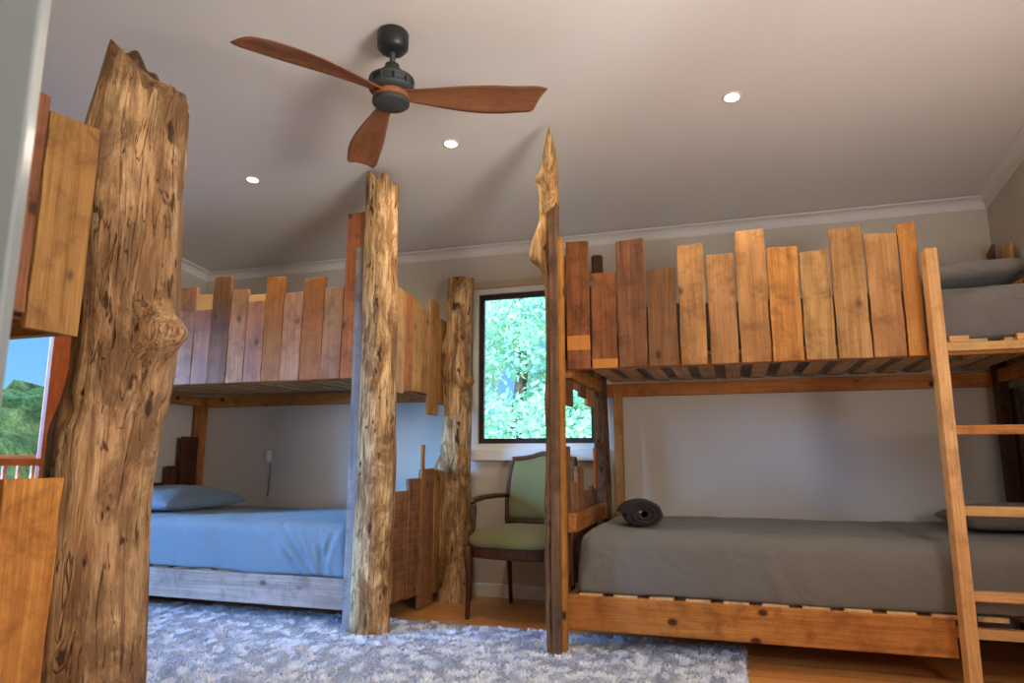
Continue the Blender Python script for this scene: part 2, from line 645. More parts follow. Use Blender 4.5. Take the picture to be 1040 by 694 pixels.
struct(box('floor', XL-0.1, XR+0.1, -1.5, YB+0.1, -0.12, 0.0, M_FLOOR))
vs = []
for x in (XL-0.12, XR+0.12):
    for y in (-1.5, YB+0.12):
        vs += [(x, y, cz(y)), (x, y, cz(y)+0.14)]
struct(mesh_obj('ceiling', vs, [(0, 2, 6, 4), (1, 5, 7, 3), (0, 4, 5, 1), (2, 3, 7, 6), (0, 1, 3, 2), (4, 6, 7, 5)], M_CEIL))


def wall_with_hole(name, axis, pos, th, a0, a1, h0, h1, z0, z1, top):
    """wall plane at pos (inner face), thickness th outwards; hole from h0..h1, z0..z1"""
    bm = bmesh.new()

    def blk(p0, p1, q0, q1):
        if p1-p0 < 1e-4 or q1-q0 < 1e-4:
            return
        lo, hi = min(pos, pos+th), max(pos, pos+th)
        c = [(p, q, d) for d in (lo, hi) for (p, q) in ((p0, q0), (p1, q0), (p1, q1), (p0, q1))]
        v = [bm.verts.new((p, d, q) if axis == 'y' else (d, p, q)) for p, q, d in c]
        if axis == 'x' or True:
            for f in ((0, 1, 2, 3), (7, 6, 5, 4), (0, 4, 5, 1), (1, 5, 6, 2), (2, 6, 7, 3), (3, 7, 4, 0)):
                bm.faces.new([v[i] for i in f])
    blk(a0, h0, 0, top)
    blk(h1, a1, 0, top)
    blk(h0, h1, 0, z0)
    blk(h0, h1, z1, top)
    bmesh.ops.recalc_face_normals(bm, faces=bm.faces[:])
    return struct(bm_obj(name, bm, M_WALL))


WX0, WX1, WZ0, WZ1 = -1.86, -0.93, 1.085, 2.27
wall_with_hole('wall_back', 'y', YB, 0.14, XL-0.1, XR+0.1, WX0, WX1, WZ0, WZ1, CZ+0.05)
LY0, LY1, LZ1 = 1.0, 3.66, 2.14
wall_with_hole('wall_left', 'x', XL, -0.12, -1.5, YB, LY0, LY1, 0.0, LZ1, 3.3)
wall_with_hole('wall_right', 'x', XR, 0.12, -1.5, YB, 0.30, 1.60, 0.95, 2.15, 3.3)
wall_with_hole('wall_front', 'y', YF, -0.11, XL, XR, -1.22, -0.36, 0.0, 2.06, 3.25)
w3 = struct(thing('added_window', None, None, (XR, 0.95, 0.9)))  # window added out of view to hold the fill lamp
struct(box('wall_hall', XL, XR, -1.6, -1.5, 0, 3.5, M_WALL))

# cornice (cove) along back, left and right walls, baseboards


def prism_along(name, prof, p0, p1, mat, side):
    """prof: (out, down) pairs; swept from p0 to p1; side = unit vector away from the wall"""
    p0, p1, side = Vector(p0), Vector(p1), Vector(side)
    vs = []
    for p in (p0, p1):
        for o_, d_ in prof:
            vs.append(p + side*o_ + Vector((0, 0, -d_)))
    n = len(prof)
    fs = [tuple(range(n)), tuple(range(2*n-1, n-1, -1))]
    for k in range(n):
        fs.append((k, k+n, (k+1) % n+n, (k+1) % n))
    bm = bmesh.new()
    bv = [bm.verts.new(v) for v in vs]
    for f in fs:
        bm.faces.new([bv[i] for i in f])
    bmesh.ops.recalc_face_normals(bm, faces=bm.faces[:])
    return struct(bm_obj(name, bm, mat))


cove = [(0, 0), (0.075, 0), (0.068, 0.010)] + [(0.068-0.058*math.sin(a), 0.010+0.058*(1-math.cos(a))) for a in [i*PI/16 for i in range(1, 8)]] + [(0.008, 0.070), (0.0, 0.075)]
prism_along('trim_1', cove, (XL, YB, CZ), (XR, YB, CZ), M_CEIL, (0, -1, 0))
prism_along('trim_2', cove, (XL, -0.2, cz(-0.2)), (XL, YB, CZ), M_CEIL, (1, 0, 0))
prism_along('trim_3', cove, (XR, -0.2, cz(-0.2)), (XR, YB, CZ), M_CEIL, (-1, 0, 0))
skirt = [(0, 0), (0.012, 0), (0.016, 0.008), (0.016, 0.092), (0, 0.092)]
prism_along('baseboard_back', skirt, (XL, YB, 0.092), (XR, YB, 0.092), M_TRIM, (0, -1, 0))
prism_along('baseboard_right', skirt, (XR, YF, 0.092), (XR, YB-0.016, 0.092), M_TRIM, (-1, 0, 0))
prism_along('baseboard_left', skirt, (XL, LY1+0.14, 0.092), (XL, YB-0.016, 0.092), M_TRIM, (1, 0, 0))

# back window
w1 = struct(thing('window_1', None, None, (-1.395, YB, WZ0)))


def frame_ring(name, axis, pos0, pos1, a0, a1, z0, z1, wdt, mat, parent, grain=False):
    bm = bmesh.new()
    for (p0, p1, q0, q1) in ((a0, a0+wdt, z0, z1), (a1-wdt, a1, z0, z1), (a0+wdt, a1-wdt, z0, z0+wdt), (a0+wdt, a1-wdt, z1-wdt, z1)):
        b2 = box_bm(p1-p0, abs(pos1-pos0), q1-q0, 0.002, False)
        for v in b2.verts:
            x, y, z = v.co
            c = ((p0+p1)/2+x, (pos0+pos1)/2+y, (q0+q1)/2+z)
            v.co = Vector(c) if axis == 'y' else Vector((c[1], c[0], c[2]))
        me = bpy.data.meshes.new('tmp')
        b2.to_mesh(me)
        b2.free()
        bm.from_mesh(me)
        bpy.data.meshes.remove(me)
    bmesh.ops.recalc_face_normals(bm, faces=bm.faces[:])
    for v in bm.verts:
        v.co -= parent.location
    return bm_obj(name, bm, mat, parent, tuple(parent.location))


frame_ring('window_casing', 'y', YB-0.02, YB+0.14, WX0-0.035, WX1+0.035, WZ0-0.03, WZ1+0.03, 0.045, M_TRIM, w1)
frame_ring('window_frame', 'y', YB+0.005, YB+0.06, WX0+0.012, WX1-0.012, WZ0+0.016, WZ1-0.016, 0.026, M_DKFRAME, w1)
frame_ring('window_sash', 'y', YB+0.012, YB+0.045, WX0+0.038, WX1-0.038, WZ0+0.042, WZ1-0.042, 0.012, M_DKFRAME, w1)
box('pane', WX0+0.045, WX1-0.045, YB+0.024, YB+0.03, WZ0+0.05, WZ1-0.05, M_GLASS, w1)
box('window_sill', WX0-0.05, WX1+0.05, YB-0.045, YB+0.01, WZ0-0.11, WZ0-0.028, M_TRIM, w1, 0.004)
box('head_board', WX0-0.05, WX1+0.05, YB-0.03, YB, WZ1+0.03, WZ1+0.085, M_BEIGE, w1, 0.004)
wb = box_bm(0.15, 0.02, 0.012, 0.003)
bm_obj('winder_handle', wb, M_BLACK, w1, (-1.33, YB-0.01, WZ0+0.02))

# unseen window added in the right wall; its area lamp brightens the room
frame_ring('window_frame', 'x', XR+0.02, XR+0.1, 0.30, 1.60, 0.95, 2.15, 0.05, M_DKFRAME, w3)
box('pane', XR+0.07, XR+0.075, 0.35, 1.55, 1.0, 2.10, M_GLASS, w3)
box('window_sill', XR-0.03, XR, 0.26, 1.64, 0.88, 0.95, M_TRIM, w3, 0.004)
al = bpy.data.lights.new('added_fill_lamp', 'AREA')
al.shape = 'RECTANGLE'
al.size, al.size_y = 1.02, 1.08
al.energy = ADDED_WIN_W
al.color = (1.0, 0.95, 0.92)
ao = bpy.data.objects.new('added_fill_lamp', al)
COL.objects.link(ao)
ao.location = (XR+0.06, 0.95, 1.55)
ao.rotation_euler = Vector((-1.0, 0.45, 0.75)).to_track_quat('-Z', 'Y').to_euler()

# tall side window with cedar frame
w2 = struct(thing('window_2', None, None, (XL, 2.3, 0)))
frame_ring('window_frame', 'x', XL-0.03, XL+0.012, LY0, LY1, 0.0, LZ1, 0.15, W_FRAME, w2)
box('mullion', XL-0.028, XL+0.01, 2.26, 2.38, 0.15, LZ1-0.15, W_FRAME, w2, 0.003)
box('crossbar', XL-0.028, XL+0.008, LY0+0.15, 2.26, 0.945, 0.99, W_FRAME, w2, 0.003, 'y')
box('crossbar', XL-0.028, XL+0.008, 2.38, LY1-0.15, 0.945, 0.99, W_FRAME, w2, 0.003, 'y')
for (a, b) in ((LY0+0.15, 2.26), (2.38, LY1-0.15)):
    for (c_, d) in ((0.15, 0.945), (0.99, LZ1-0.15)):
        box('pane', XL-0.018, XL-0.012, a, b, c_, d, M_GLASS, w2)

# white curtain bunched beside the side window
vs, fs = [], []
nw, nh = 60, 12
for j in range(nh+1):
    for i in range(nw+1):
        q = i/nw
        vs.append((XL+0.030+0.018*math.sin(q*PI*9+0.3*math.sin(j*.7)), LY1+0.01+q*0.16, 0.12+j/nh*2.15))
for j in range(nh):
    for i in range(nw):
        a = j*(nw+1)+i
        fs.append((a, a+1, a+nw+2, a+nw+1))
cu = mesh_obj('curtain', vs, fs, C_CURT, smooth=True)
md = cu.modifiers.new('thick', 'SOLIDIFY')
md.thickness = 0.003
tag(cu, 'white curtain gathered beside the cedar-framed side window', 'curtain')

# ------------------------------------------------------------------ bunks


def slats(parent, x0, x1, y0, y1, z, n, w=0.09, th=0.019, mat=None):
    for i in range(n):
        x = x0+(x1-x0)*(i+0.5)/n
        box('slat', x-w/2, x+w/2, y0, y1, z, z+th, mat or W_SLAT, parent, 0.001, 'y')


def bunk_frame(b, x0, x1, y0, y1, low_mat, rail_x1=None, rail_top=0.28, slat_in=0.012):
    """rails of the two decks; upper deck underside at z 1.47, lower rail 0.12-0.28"""
    # upper deck
    box('side_rail', x0, x1, y0+0.02, y0+0.065, 1.475, 1.53, W_RAIL, b, 0.003, 'x')
    box('side_rail', x0, x1, y1-0.05, y1-0.005, 1.425, 1.515, W_RAIL, b, 0.003, 'x')
    box('end_rail', x0+0.002, x0+0.05, y0+0.07, y1-0.05, 1.44, 1.515, W_RAIL, b, 0.003, 'y')
    box('end_rail', x1-0.05, x1-0.002, y0+0.07, y1-0.05, 1.44, 1.515, W_RAIL, b, 0.003, 'y')
    slats(b, x0+0.06, x1-0.06, y0+0.024, y1-0.02, 1.531, 15)
    # lower deck
    box('side_rail', x0, rail_x1 or x1, y0+0.0, y0+0.045, 0.12, rail_top, low_mat, b, 0.004, 'x')
    box('side_rail', x0, x1, y1-0.05, y1-0.005, 0.14, 0.27, W_RAIL, b, 0.003, 'x')
    box('end_rail', x0+0.002, x0+0.05, y0+0.05, y1-0.05, 0.14, 0.27, W_RAIL, b, 0.003, 'y')
    box('end_rail', x1-0.05, x1-0.002, y0+0.05, y1-0.05, 0.14, 0.27, W_RAIL, b, 0.003, 'y')
    slats(b, x0+0.06, x1-0.06, y0+slat_in, y1-0.02, 0.281, 13, 0.12)


# ---- right bunk
rb = thing('bunk_bed', 'timber bunk bed on the right with honey guard boards and a pine ladder', 'bunk bed', (0.35, 4.25, 0))
bunk_frame(rb, -0.90, 1.56, 3.66, 4.90, W_RAIL, rail_x1=0.90, rail_top=0.29)
box('side_rail', 0.90, 1.56, 3.675, 3.72, 0.205, 0.25, W_PALE, rb, 0.003, 'x')
box('side_rail', 0.90, 1.56, 3.64, 3.675, 1.49, 1.53, W_PALE, rb, 0.003, 'x')
RB = [(-0.851, -0.72, 2.198, W_DARKB_BAND), (-0.712, -0.57, 2.005, W_DARKB_FOOT), (-0.568, -0.412, 2.179, W_DARKB), (-0.409, -0.252, 2.003, W_DARKB),
      (-0.241, -0.105, 2.119, W_HONEY), (-0.093, 0.048, 2.053, W_HONEY), (0.056, 0.204, 2.168, W_HONEY), (0.208, 0.358, 2.063, W_AMBER),
      (0.361, 0.502, 2.028, W_HONEY), (0.506, 0.661, 2.135, W_HONEY), (0.664, 0.808, 2.088, W_HONEY), (0.811, 0.895, 2.131, W_AMBER)]
sl = [-.002, .0, .004, .004, .002, .0, .003, -.002, .006, .003, -.003, .005]
for i, (a, b_, zt, m) in enumerate(RB):
    board('guard_board', b_-a-0.004, 0.024, 1.474, zt, m, rb, (a+b_)/2, 3.646+0.003*(i % 2), slant=sl[i], rag=0.003, lean=0.0)
# sawn slab post with barky left edge, standing at the front left corner, its tip a splintered pale trunk piece
post = log_mesh('log_slab_post', [(0.0, 0, 0, .036, .06), (0.5, -.004, 0, .036, .06), (1.0, .000, 0, .033, .06), (1.5, .002, 0, .030, .06),
                (1.9, .0, 0, .030, .06), (2.03, -.018, 0, .036, .06), (2.10, -.042, 0, .055, .06), (2.2, -.045, 0, .060, .06), (2.32, -.008, 0, .055, .06),
                (2.38, .004, -.04, .055, .06), (2.5, .022, -.10, .052, .06), (2.60, .036, -.15, .042, .05), (2.69, .048, -.19, .024, .03), (2.785, .056, -.22, .002, .004)],
                BARK_SLAB, rb, (-0.928, 3.60, 0), seed=5, rough=0.05,
                knots=[(2.52, PI*1.03, .03, .035), (2.12, PI*0.97, .05, .02), (1.3, PI, .1, .008), (0.75, PI, .12, .008)], seg=56, rows=220, flat=('x', 0.045),
                label='ragged pale barked slab with a splintered tip')
board('corner_post', 0.042, 0.085, 0.0, 2.43, W_POST, rb, -0.897, 3.560, rag=0.001, slant=0.003, label='flat brown sawn board')
board('corner_post', 0.022, 0.07, 0.0, 2.21, W_RAIL, rb, -0.870, 3.595, rag=0.001)
box('corner_post', -0.80, -0.742, 4.845, 4.897, 0.0, 1.47, W_RAIL, rb, 0.003)
log_mesh('log_post', [(0, 0, 0, .055, .055), (0.8, .01, 0, .05, .05), (1.6, -.01, 0, .052, .05), (2.42, -.005, 0, .038, .04)], BARK_DARK, rb,
         (-0.865, 4.70, 0), seed=9, rough=0.08, seg=40, rows=100, label='thin dark log post')
# head end posts at the right wall
box('corner_post', 1.50, 1.56, 4.72, 4.80, 0.0, 2.05, W_DEEP, rb, 0.003)
box('corner_post', 1.50, 1.56, 3.70, 3.76, 0.0, 2.0, W_RAIL, rb, 0.003)
# end boards between the slab post and the dark log (upper row hangs, lower row stands)
for (a, b_, z0, z1, m) in [(3.72, 3.93, 1.29, 2.16, W_DARKB), (3.94, 4.13, 1.40, 2.02, W_RED), (4.14, 4.33, 1.37, 2.06, W_DARKB), (4.34, 4.58, 1.33, 1.98, W_HONEY)]:
    board('end_board', b_-a-0.004, 0.022, z0, z1, m, rb, -0.895, (a+b_)/2, 'x', rag=0.002)
for (a, b_, z0, z1, m) in [(3.72, 3.84, 0.30, 1.06, W_DARKB), (3.85, 4.00, 0.30, .86, W_RED), (4.01, 4.19, 0.30, .945, W_SAWN), (4.20, 4.42, 0.30, .80, W_SAWN),
                           (4.43, 4.60, 0.30, .815, W_DARKB)]:
    board('end_board', b_-a-0.004, 0.022, z0, z1, m, rb, -0.895, (a+b_)/2, 'x', rag=0.002)
board('end_board', 0.08, 0.016, 0.80, 1.06, W_ORANGE, rb, -0.865, 4.47, 'x', rag=0.001)
box('end_rail', -0.875, -0.83, 3.70, 4.86, 0.60, 0.70, W_RAIL, rb, 0.003, 'y')
# head boards at the right wall, upper and lower
hz = [(4.06, 4.2, 2.06, W_DEEP), (4.22, 4.36, 2.02, W_HONEY), (4.37, 4.48, 1.98, W_HONEY), (4.49, 4.60, 2.22, W_HONEY), (4.61, 4.74, 2.16, W_AMBER), (4.75, 4.85, 2.27, W_DARKB)]
for a, b_, zt, m in hz:
    board('head_board', b_-a-.004, 0.022, 1.44, zt, m, rb, 1.575, (a+b_)/2, 'x', rag=0.002, slant=random.choice((-.02, .015, .0)))
for a, b_, zt, m in [(4.05, 4.25, 0.78, W_DEEP), (4.26, 4.45, 0.86, W_DARKB), (4.46, 4.66, 1.02, W_DEEP), (4.67, 4.85, 1.40, W_DEEP)]:
    board('head_board', b_-a-.004, 0.022, 0.3, zt, m, rb, 1.575, (a+b_)/2, 'x', rag=0.002)
# blocks on the front rail of the upper deck
for x in (1.03, 1.30):
    box('rail_block', x-0.04, x+0.04, 3.645, 3.67, 1.531, 1.562, W_PALE, rb, 0.002, 'x')

lad = thing('ladder', None, None, (0, 0, 0))
lad.parent = rb
lad.location = (0, 0, 0)
LBASE = Vector(rb.location)


def lbox(name, x0, x1, y0, y1, z0, z1, m, ax=None):
    o = box(name, x0, x1, y0, y1, z0, z1, m, None, 0.003, ax)
    o.location -= LBASE
    o.parent = lad
    return o


lbox('stile', 0.897, 0.947, 3.53, 3.62, 0.0, 1.965, W_PALE)
lbox('stile', 1.40, 1.45, 3.53, 3.62, 0.0, 1.965, W_PALE)
for z in (1.10, 0.745, 0.385):
    lbox('rung', 0.948, 1.399, 3.56, 3.60, z, z+0.042, W_PALE if z < 1 else W_RAIL, 'x')

# ---- left bunk at the back
lb = thing('bunk_bed', 'timber bunk bed along the back wall left of the window, with reddish guard boards', 'bunk bed', (-3.2, 4.25, 0))
bunk_frame(lb, -4.44, -2.10, 3.68, 4.90, W_GREYPINK, rail_top=0.296, slat_in=0.05)


def red_top(z0):
    key = round(z0, 2)
    if key not in W_RED_TOP:
        W_RED_TOP[key] = mat_wood('reddish_board_pale_top', srgb(178, 122, 92), srgb(130, 86, 64), rndv=0.1, band=(z0, 2, srgb(222, 168, 100)))
    return W_RED_TOP[key]


LB = [(-4.42, -4.21, 2.08, W_RED), (-4.20, -4.0, 2.2, W_RED), (-3.99, -3.78, 2.12, W_RED),
      (-3.777, -3.56, 2.098, W_RED), (-3.561, -3.42, 2.154, W_RED), (-3.42, -3.281, 2.095, red_top(.50)), (-3.282, -3.138, 2.208, W_DARKB),
      (-3.138, -2.999, 2.107, W_RED), (-2.999, -2.861, 2.063, red_top(.53)), (-2.862, -2.722, 2.172, W_ORANGE), (-2.722, -2.577, 2.055, W_RED),
      (-2.577, -2.422, 2.141, W_ORANGE), (-2.422, -2.284, 2.064, W_RED), (-2.284, -2.143, 2.545, W_ORANGE)]
for i, (a, b_, zt, m) in enumerate(LB):
    board('guard_board', b_-a-0.004, 0.024, 1.476, zt-0.012, m, lb, (a+b_)/2, 3.660+0.003*(i % 2), slant=random.uniform(-.004, .006), rag=0.003,
          lean=0.01)
board('corner_post', 0.075, 0.05, 0.0, 2.30, W_GREY, lb, -2.155, 3.665, rag=0.002, label='weathered grey board')
log_mesh('log_post', [(0, .01, 0, .115, .11), (0.3, .005, 0, .108, .10), (0.9, .02, 0, .115, .10), (1.3, .015, 0, .112, .10), (1.8, .015, 0, .106, .095),
                      (2.3, .0, 0, .102, .09), (2.76, -.005, 0, .100, .09)],
         BARK_PALE, lb, (-2.035, 3.665, 0), seed=2, rough=0.045,
         knots=[(0.24, PI*1.42, .04, .02), (1.95, PI*1.35, .06, .012), (1.42, PI*1.5, .04, .018), (0.8, PI*1.6, .08, .01)],
         topfn=lambda x, y: 2.735-0.22*x+0.03*math.sin(x*55+y*20), label='thick golden peeled log post')
log_mesh('log_post', [(0, .0, 0, .125, .12), (0.35, .0, 0, .122, .11), (0.9, -.01, 0, .112, .10), (1.3, .005, 0, .105, .10), (1.75, -.0, 0, .11, .10),
                      (2.0, .01, 0, .10, .09), (2.34, .02, 0, .10, .09)],
         BARK_PALE, lb, (-1.945, 4.72, 0), seed=3, rough=0.06,
         knots=[(0.93, PI*1.2, .06, .045), (1.80, PI*1.2, .06, .03), (1.55, -0.2, .025, .05), (0.45, PI*1.8, .08, .03)],
         label='knotty peeled log post by the window')
for (a, b_, z0, z1, m) in [(3.80, 3.93, 1.42, 2.07, W_HONEY), (3.935, 4.04, 1.41, 2.10, W_HONEY), (4.04, 4.155, 1.43, 2.09, W_ORANGE), (4.157, 4.295, 1.441, 2.075, W_HONEY),
                           (4.298, 4.415, 1.439, 2.03, W_HONEY), (4.42, 4.60, 1.298, 2.127, W_GREEN), (4.61, 4.80, 1.383, 2.019, W_GREEN)]:
    board('end_board', b_-a-0.004, 0.022, z0, z1, m, lb, -2.05, (a+b_)/2, 'x', rag=0.003, slant=-.006)
for (a, b_, z0, z1, m, s_) in [(3.80, 3.95, .12, .88, W_SAWN, -.03), (3.952, 4.142, .115, .785, W_SAWN, .0), (4.145, 4.33, .105, .86, W_SAWN, .0),
                           (4.332, 4.55, .01, .92, W_SAWN, .004), (4.555, 4.66, .065, .912, W_GREEN, 0), (4.66, 4.85, .065, .912, W_GREEN, 0)]:
    board('end_board', b_-a-0.004, 0.024, z0, z1, m, lb, -2.05, (a+b_)/2, 'x', rag=0.006 if m is W_SAWN else .002, slant=s_)
board('end_board', 0.04, 0.016, 0.50, 1.085, W_GREEN, lb, -2.03, 4.33, 'x', rag=0.002)
# wall end of the bunk: post, headboard
box('corner_post', -4.44, -4.36, 4.83, 4.895, 0.0, 1.44, W_RAIL, lb, 0.003)
board('head_board', 0.17, 0.03, 0.3, 1.17, W_DEEP, lb, -4.38, 4.73, 'x', rag=0.002)
for a, b_, zt in [(3.75, 3.95, .72), (3.96, 4.2, .78), (4.21, 4.38, .74), (4.39, 4.52, .80), (4.525, 4.64, .93)]:
    board('head_board', b_-a-.004, 0.025, 0.3, zt, W_DEEP, lb, -4.40, (a+b_)/2, 'x', rag=0.002)
box('corner_post', -4.44, -4.38, 3.685, 3.74, 0.0, 1.44, W_RAIL, lb, 0.003)

# ---- near left bunk
nb = thing('bunk_bed', 'timber bunk bed nearest the viewer at the left edge, behind the biggest log', 'bunk bed', (-3.2, 1.15, 0))
bunk_frame(nb, -4.44, -2.14, 0.62, 1.80, W_RAIL)
# upper end boards
for (a, b_, z0, z1, m, s_) in [(0.66, 0.92, 1.43, 2.2, W_DARKB, .0), (0.93, 1.20, 1.44, 2.05, W_HONEY, .0), (1.205, 1.51, 1.44, 2.16, W_DARKB, .0),
                               (1.515, 1.70, 1.395, 2.125, W_GREEN, .01)]:
    board('end_board', b_-a-0.004, 0.025, z0, z1, m, nb, -2.075, (a+b_)/2, 'x', rag=0.003, slant=s_)
for (a, b_, z0, z1, m, s_) in [(0.66, 0.95, .12, 0.99, W_DARKB, 0), (0.955, 1.24, .12, .86, W_HONEY, .0), (1.245, 1.50, .12, .905, W_HONEY, .0), (1.505, 1.70, .12, .935, W_AMBER, .0)]:
    board('end_board', b_-a-0.004, 0.025, z0, z1, m, nb, -2.075, (a+b_)/2, 'x', rag=0.005, slant=s_)
for i in range(14):
    a = -4.42+i*0.163
    board('guard_board', 0.157, 0.024, 1.474, 2.0+random.uniform(0, .2), random.choice((W_HONEY, W_RED, W_DARKB)), nb, a+.08, 0.606, rag=0.003)
log_mesh('log_post', [(0, -.01, 0, .20, .19), (0.25, -.01, 0, .185, .19), (0.8, -.02, 0, .165, .17), (1.05, -.01, 0, .170, .17), (1.3, .035, 0, .160, .17), (1.5, .030, 0, .170, .17),
                      (1.75, -.01, 0, .20, .18), (2.0, -.02, 0, .195, .18), (2.2, .0, 0, .180, .17), (2.35, .015, 0, .165, .16), (2.56, .035, 0, .15, .14)],
         BARK_NEAR, nb, (-2.115, 1.90, 0), seed=1, rough=0.045,
         knots=[(1.43, -0.15, .07, .11), (1.10, PI*1.02, .09, .035), (1.15, PI*1.5, .05, -.02), (1.75, PI*1.05, .10, .015), (2.25, PI*1.6, .05, -.015), (2.3, PI*1.0, .04, -.02)],
         topfn=lambda x, y: 2.45-0.95*x+0.02*math.sin(x*40+1.0)+0.02*math.sin(x*90+y*30), seg=96, rows=220, label='massive gnarled peeled log post')
box('corner_post', -4.44, -4.38, 1.735, 1.795, 0.0, 1.44, W_RAIL, nb, 0.003)
box('corner_post', -2.21, -2.13, 0.625, 0.69, 0.0, 2.1, W_RAIL, nb, 0.003)

# ------------------------------------------------------------------ bedding


def soft_box(name, x0, x1, y0, y1, z0, z1, mat, seed=0, r=0.06, wr=0.006, folds=(), nx=150, nz=22, ny=60):
    """mattress in a fitted sheet: rounded block whose sides carry drape wrinkles"""
    bm = bmesh.new()
    cx, cy, cz_ = (x0+x1)/2, (y0+y1)/2, (z0+z1)/2
    hx, hy, hz_ = (x1-x0)/2, (y1-y0)/2, (z1-z0)/2
    off = Vector((seed*9.1, seed*2.2, 0))

    def shape(p):
        k = r if p.z > 0 else r+(0.022-r)*min(1, -p.z/hz_*1.5)
        inner = Vector((max(-hx+k, min(hx-k, p.x)), max(-hy+k, min(hy-k, p.y)), max(-hz_+k, min(hz_-r, p.z))))
        d = p-inner
        n = d.normalized() if d.length > 1e-9 else Vector((0, 0, 1))
        q = inner+n*k
        up = (p.z+hz_)/(2*hz_)
        side = abs(n.y)+abs(n.x)
        w = noise.noise(Vector((q.x*2.2, q.y*2.2, q.z*3))+off)*wr*2.0
        # fine diagonal creases
        w += noise.noise(Vector((q.x*9+q.z*5, q.y*9, q.z*2.5))+off)*wr*0.8
        if side > 0.5:
            for (fx, fw, fa, tilt) in folds:
                dx = (q.x-(fx+tilt*(1-up)*0.3)+noise.noise(Vector((q.z*5, fx*3, seed)))*0.02)
                w += -fa*math.exp(-(dx/fw)**2)*max(0, 1-abs(up-0.35)*(1.1+0.8*noise.noise(Vector((fx*9, 1, seed))))) + fa*0.7*math.exp(-((dx-fw*1.9)/fw)**2)*max(0, 1-abs(up-0.35)*1.5)
            w += math.sin(up*PI)*0.012
        return q+n*w
    grid = {}

    def V(key, p):
        k = tuple(round(c, 5) for c in p)
        if k not in grid:
            grid[k] = bm.verts.new(shape(Vector(p)) + Vector((cx, cy, cz_)))
        return grid[k]
    nums = (nx, ny, nz)
    h = (hx, hy, hz_)
    for ax in range(3):
        u, v_ = [a for a in range(3) if a != ax]
        for s in (-1, 1):
            for i in range(nums[u]):
                for j in range(nums[v_]):
                    q = []
                    for (di, dj) in ((0, 0), (1, 0), (1, 1), (0, 1)):
                        p = [0, 0, 0]
                        p[ax] = s*h[ax]
                        p[u] = -h[u]+2*h[u]*(i+di)/nums[u]
                        p[v_] = -h[v_]+2*h[v_]*(j+dj)/nums[v_]
                        q.append(V(0, p))
                    if len(set(q)) == 4:
                        try:
                            bm.faces.new(q)
                        except ValueError:
                            pass
    bmesh.ops.recalc_face_normals(bm, faces=bm.faces[:])
    for v in bm.verts:
        v.co -= Vector((cx, cy, z0))
    return bm_obj(name, bm, mat, None, (cx, cy, z0), smooth=True)


lbm = soft_box('mattress', -4.36, -2.19, 3.69, 4.80, 0.302, 0.61, C_BLUE, 1, 0.07, 0.006,
               folds=[(-0.75, .02, .009, 1.2), (0.42, .012, .010, 1.3), (0.70, .012, .012, .5), (0.92, .010, .010, -.1), (0.50, .016, .014, .9), (0.60, .014, .018, .8), (0.86, .013, .013, .25), (0.28, .018, .013, 1.6), (0.12, .016, .010, 2.2), (0.99, .018, .014, -.3), (-0.25, .02, .007, 2.5)])
tag(lbm, 'mattress in a blue-grey wrinkled sheet on the lower deck of the back left bunk', 'mattress')
rbm = soft_box('mattress', -0.81, 1.47, 3.685, 4.80, 0.302, 0.62, C_GREY, 2, 0.085, 0.006, folds=[(-0.3, .03, .006, .4), (0.5, .03, .005, .5)])
tag(rbm, 'mattress in a charcoal grey sheet on the lower deck of the right bunk', 'mattress')
um = soft_box('mattress', -0.81, 1.47, 3.69, 4.82, 1.551, 1.82, C_UPPER, 3, 0.07, 0.008, folds=[(0.72, .03, .008, .5), (0.9, .02, .008, .5)], nx=120, ny=40, nz=18)
tag(um, 'mattress in a warm grey sheet on the upper deck beside the ladder', 'mattress')
for (x0, x1, y0, y1, z0, lab) in [(-4.36, -2.19, 3.70, 4.80, 1.551, 'mattress on the upper deck of the back left bunk behind reddish boards'),
                                  (-4.36, -2.22, 0.70, 1.72, 1.551, 'mattress on the upper deck of the bunk nearest the viewer'),
                                  (-4.36, -2.22, 0.70, 1.72, 0.301, 'mattress on the lower deck of the bunk nearest the viewer')]:
    m_ = soft_box('mattress', x0, x1, y0, y1, z0, z0+.24, C_GREY, 4, 0.06, 0.004, nx=40, ny=24, nz=8)
    tag(m_, lab, 'mattress')


def pillow(label, loc, sx, sy, sz, mat, rz=0, tilt=0, seed=0):
    bm = bmesh.new()
    n = 40
    g = {}
    for s in (1, -1):
        for i in range(n+1):
            for j in range(n+1):
                u, v_ = -1+2*i/n, -1+2*j/n
                edge = i in (0, n) or j in (0, n)
                if s == -1 and edge:
                    g[(s, i, j)] = g[(1, i, j)]
                    continue
                hgt = max(0, (1-abs(u)**2.6)*(1-abs(v_)**2.6))**0.42
                pin = 1-0.07*(abs(v_)**2)*(1-abs(u)) - 0.0
                x = u*sx/2*(1-0.05*(1-abs(v_)**2)*0)*(1-0.06*(1-v_*v_)*abs(u)**3*0+0.03*abs(u*v_))
                y = v_*sy/2*(1+0.03*abs(u*v_))
                w = noise.noise(Vector((u*3+seed, v_*3, s)))*0.10+noise.noise(Vector((u*8+seed, v_*5, s*2)))*0.05
                z = s*sz/2*hgt*(1+w)*(1.0 if s > 0 else 0.55)
                g[(s, i, j)] = bm.verts.new((x, y, z))
    for s in (1, -1):
        for i in range(n):
            for j in range(n):
                q = [g[(s, i, j)], g[(s, i+1, j)], g[(s, i+1, j+1)], g[(s, i, j+1)]]
                if s < 0:
                    q.reverse()
                bm.faces.new(q)
    o = bm_obj('pillow', bm, mat, None, loc, (0, tilt, rz), smooth=True)
    return tag(o, label, 'pillow')


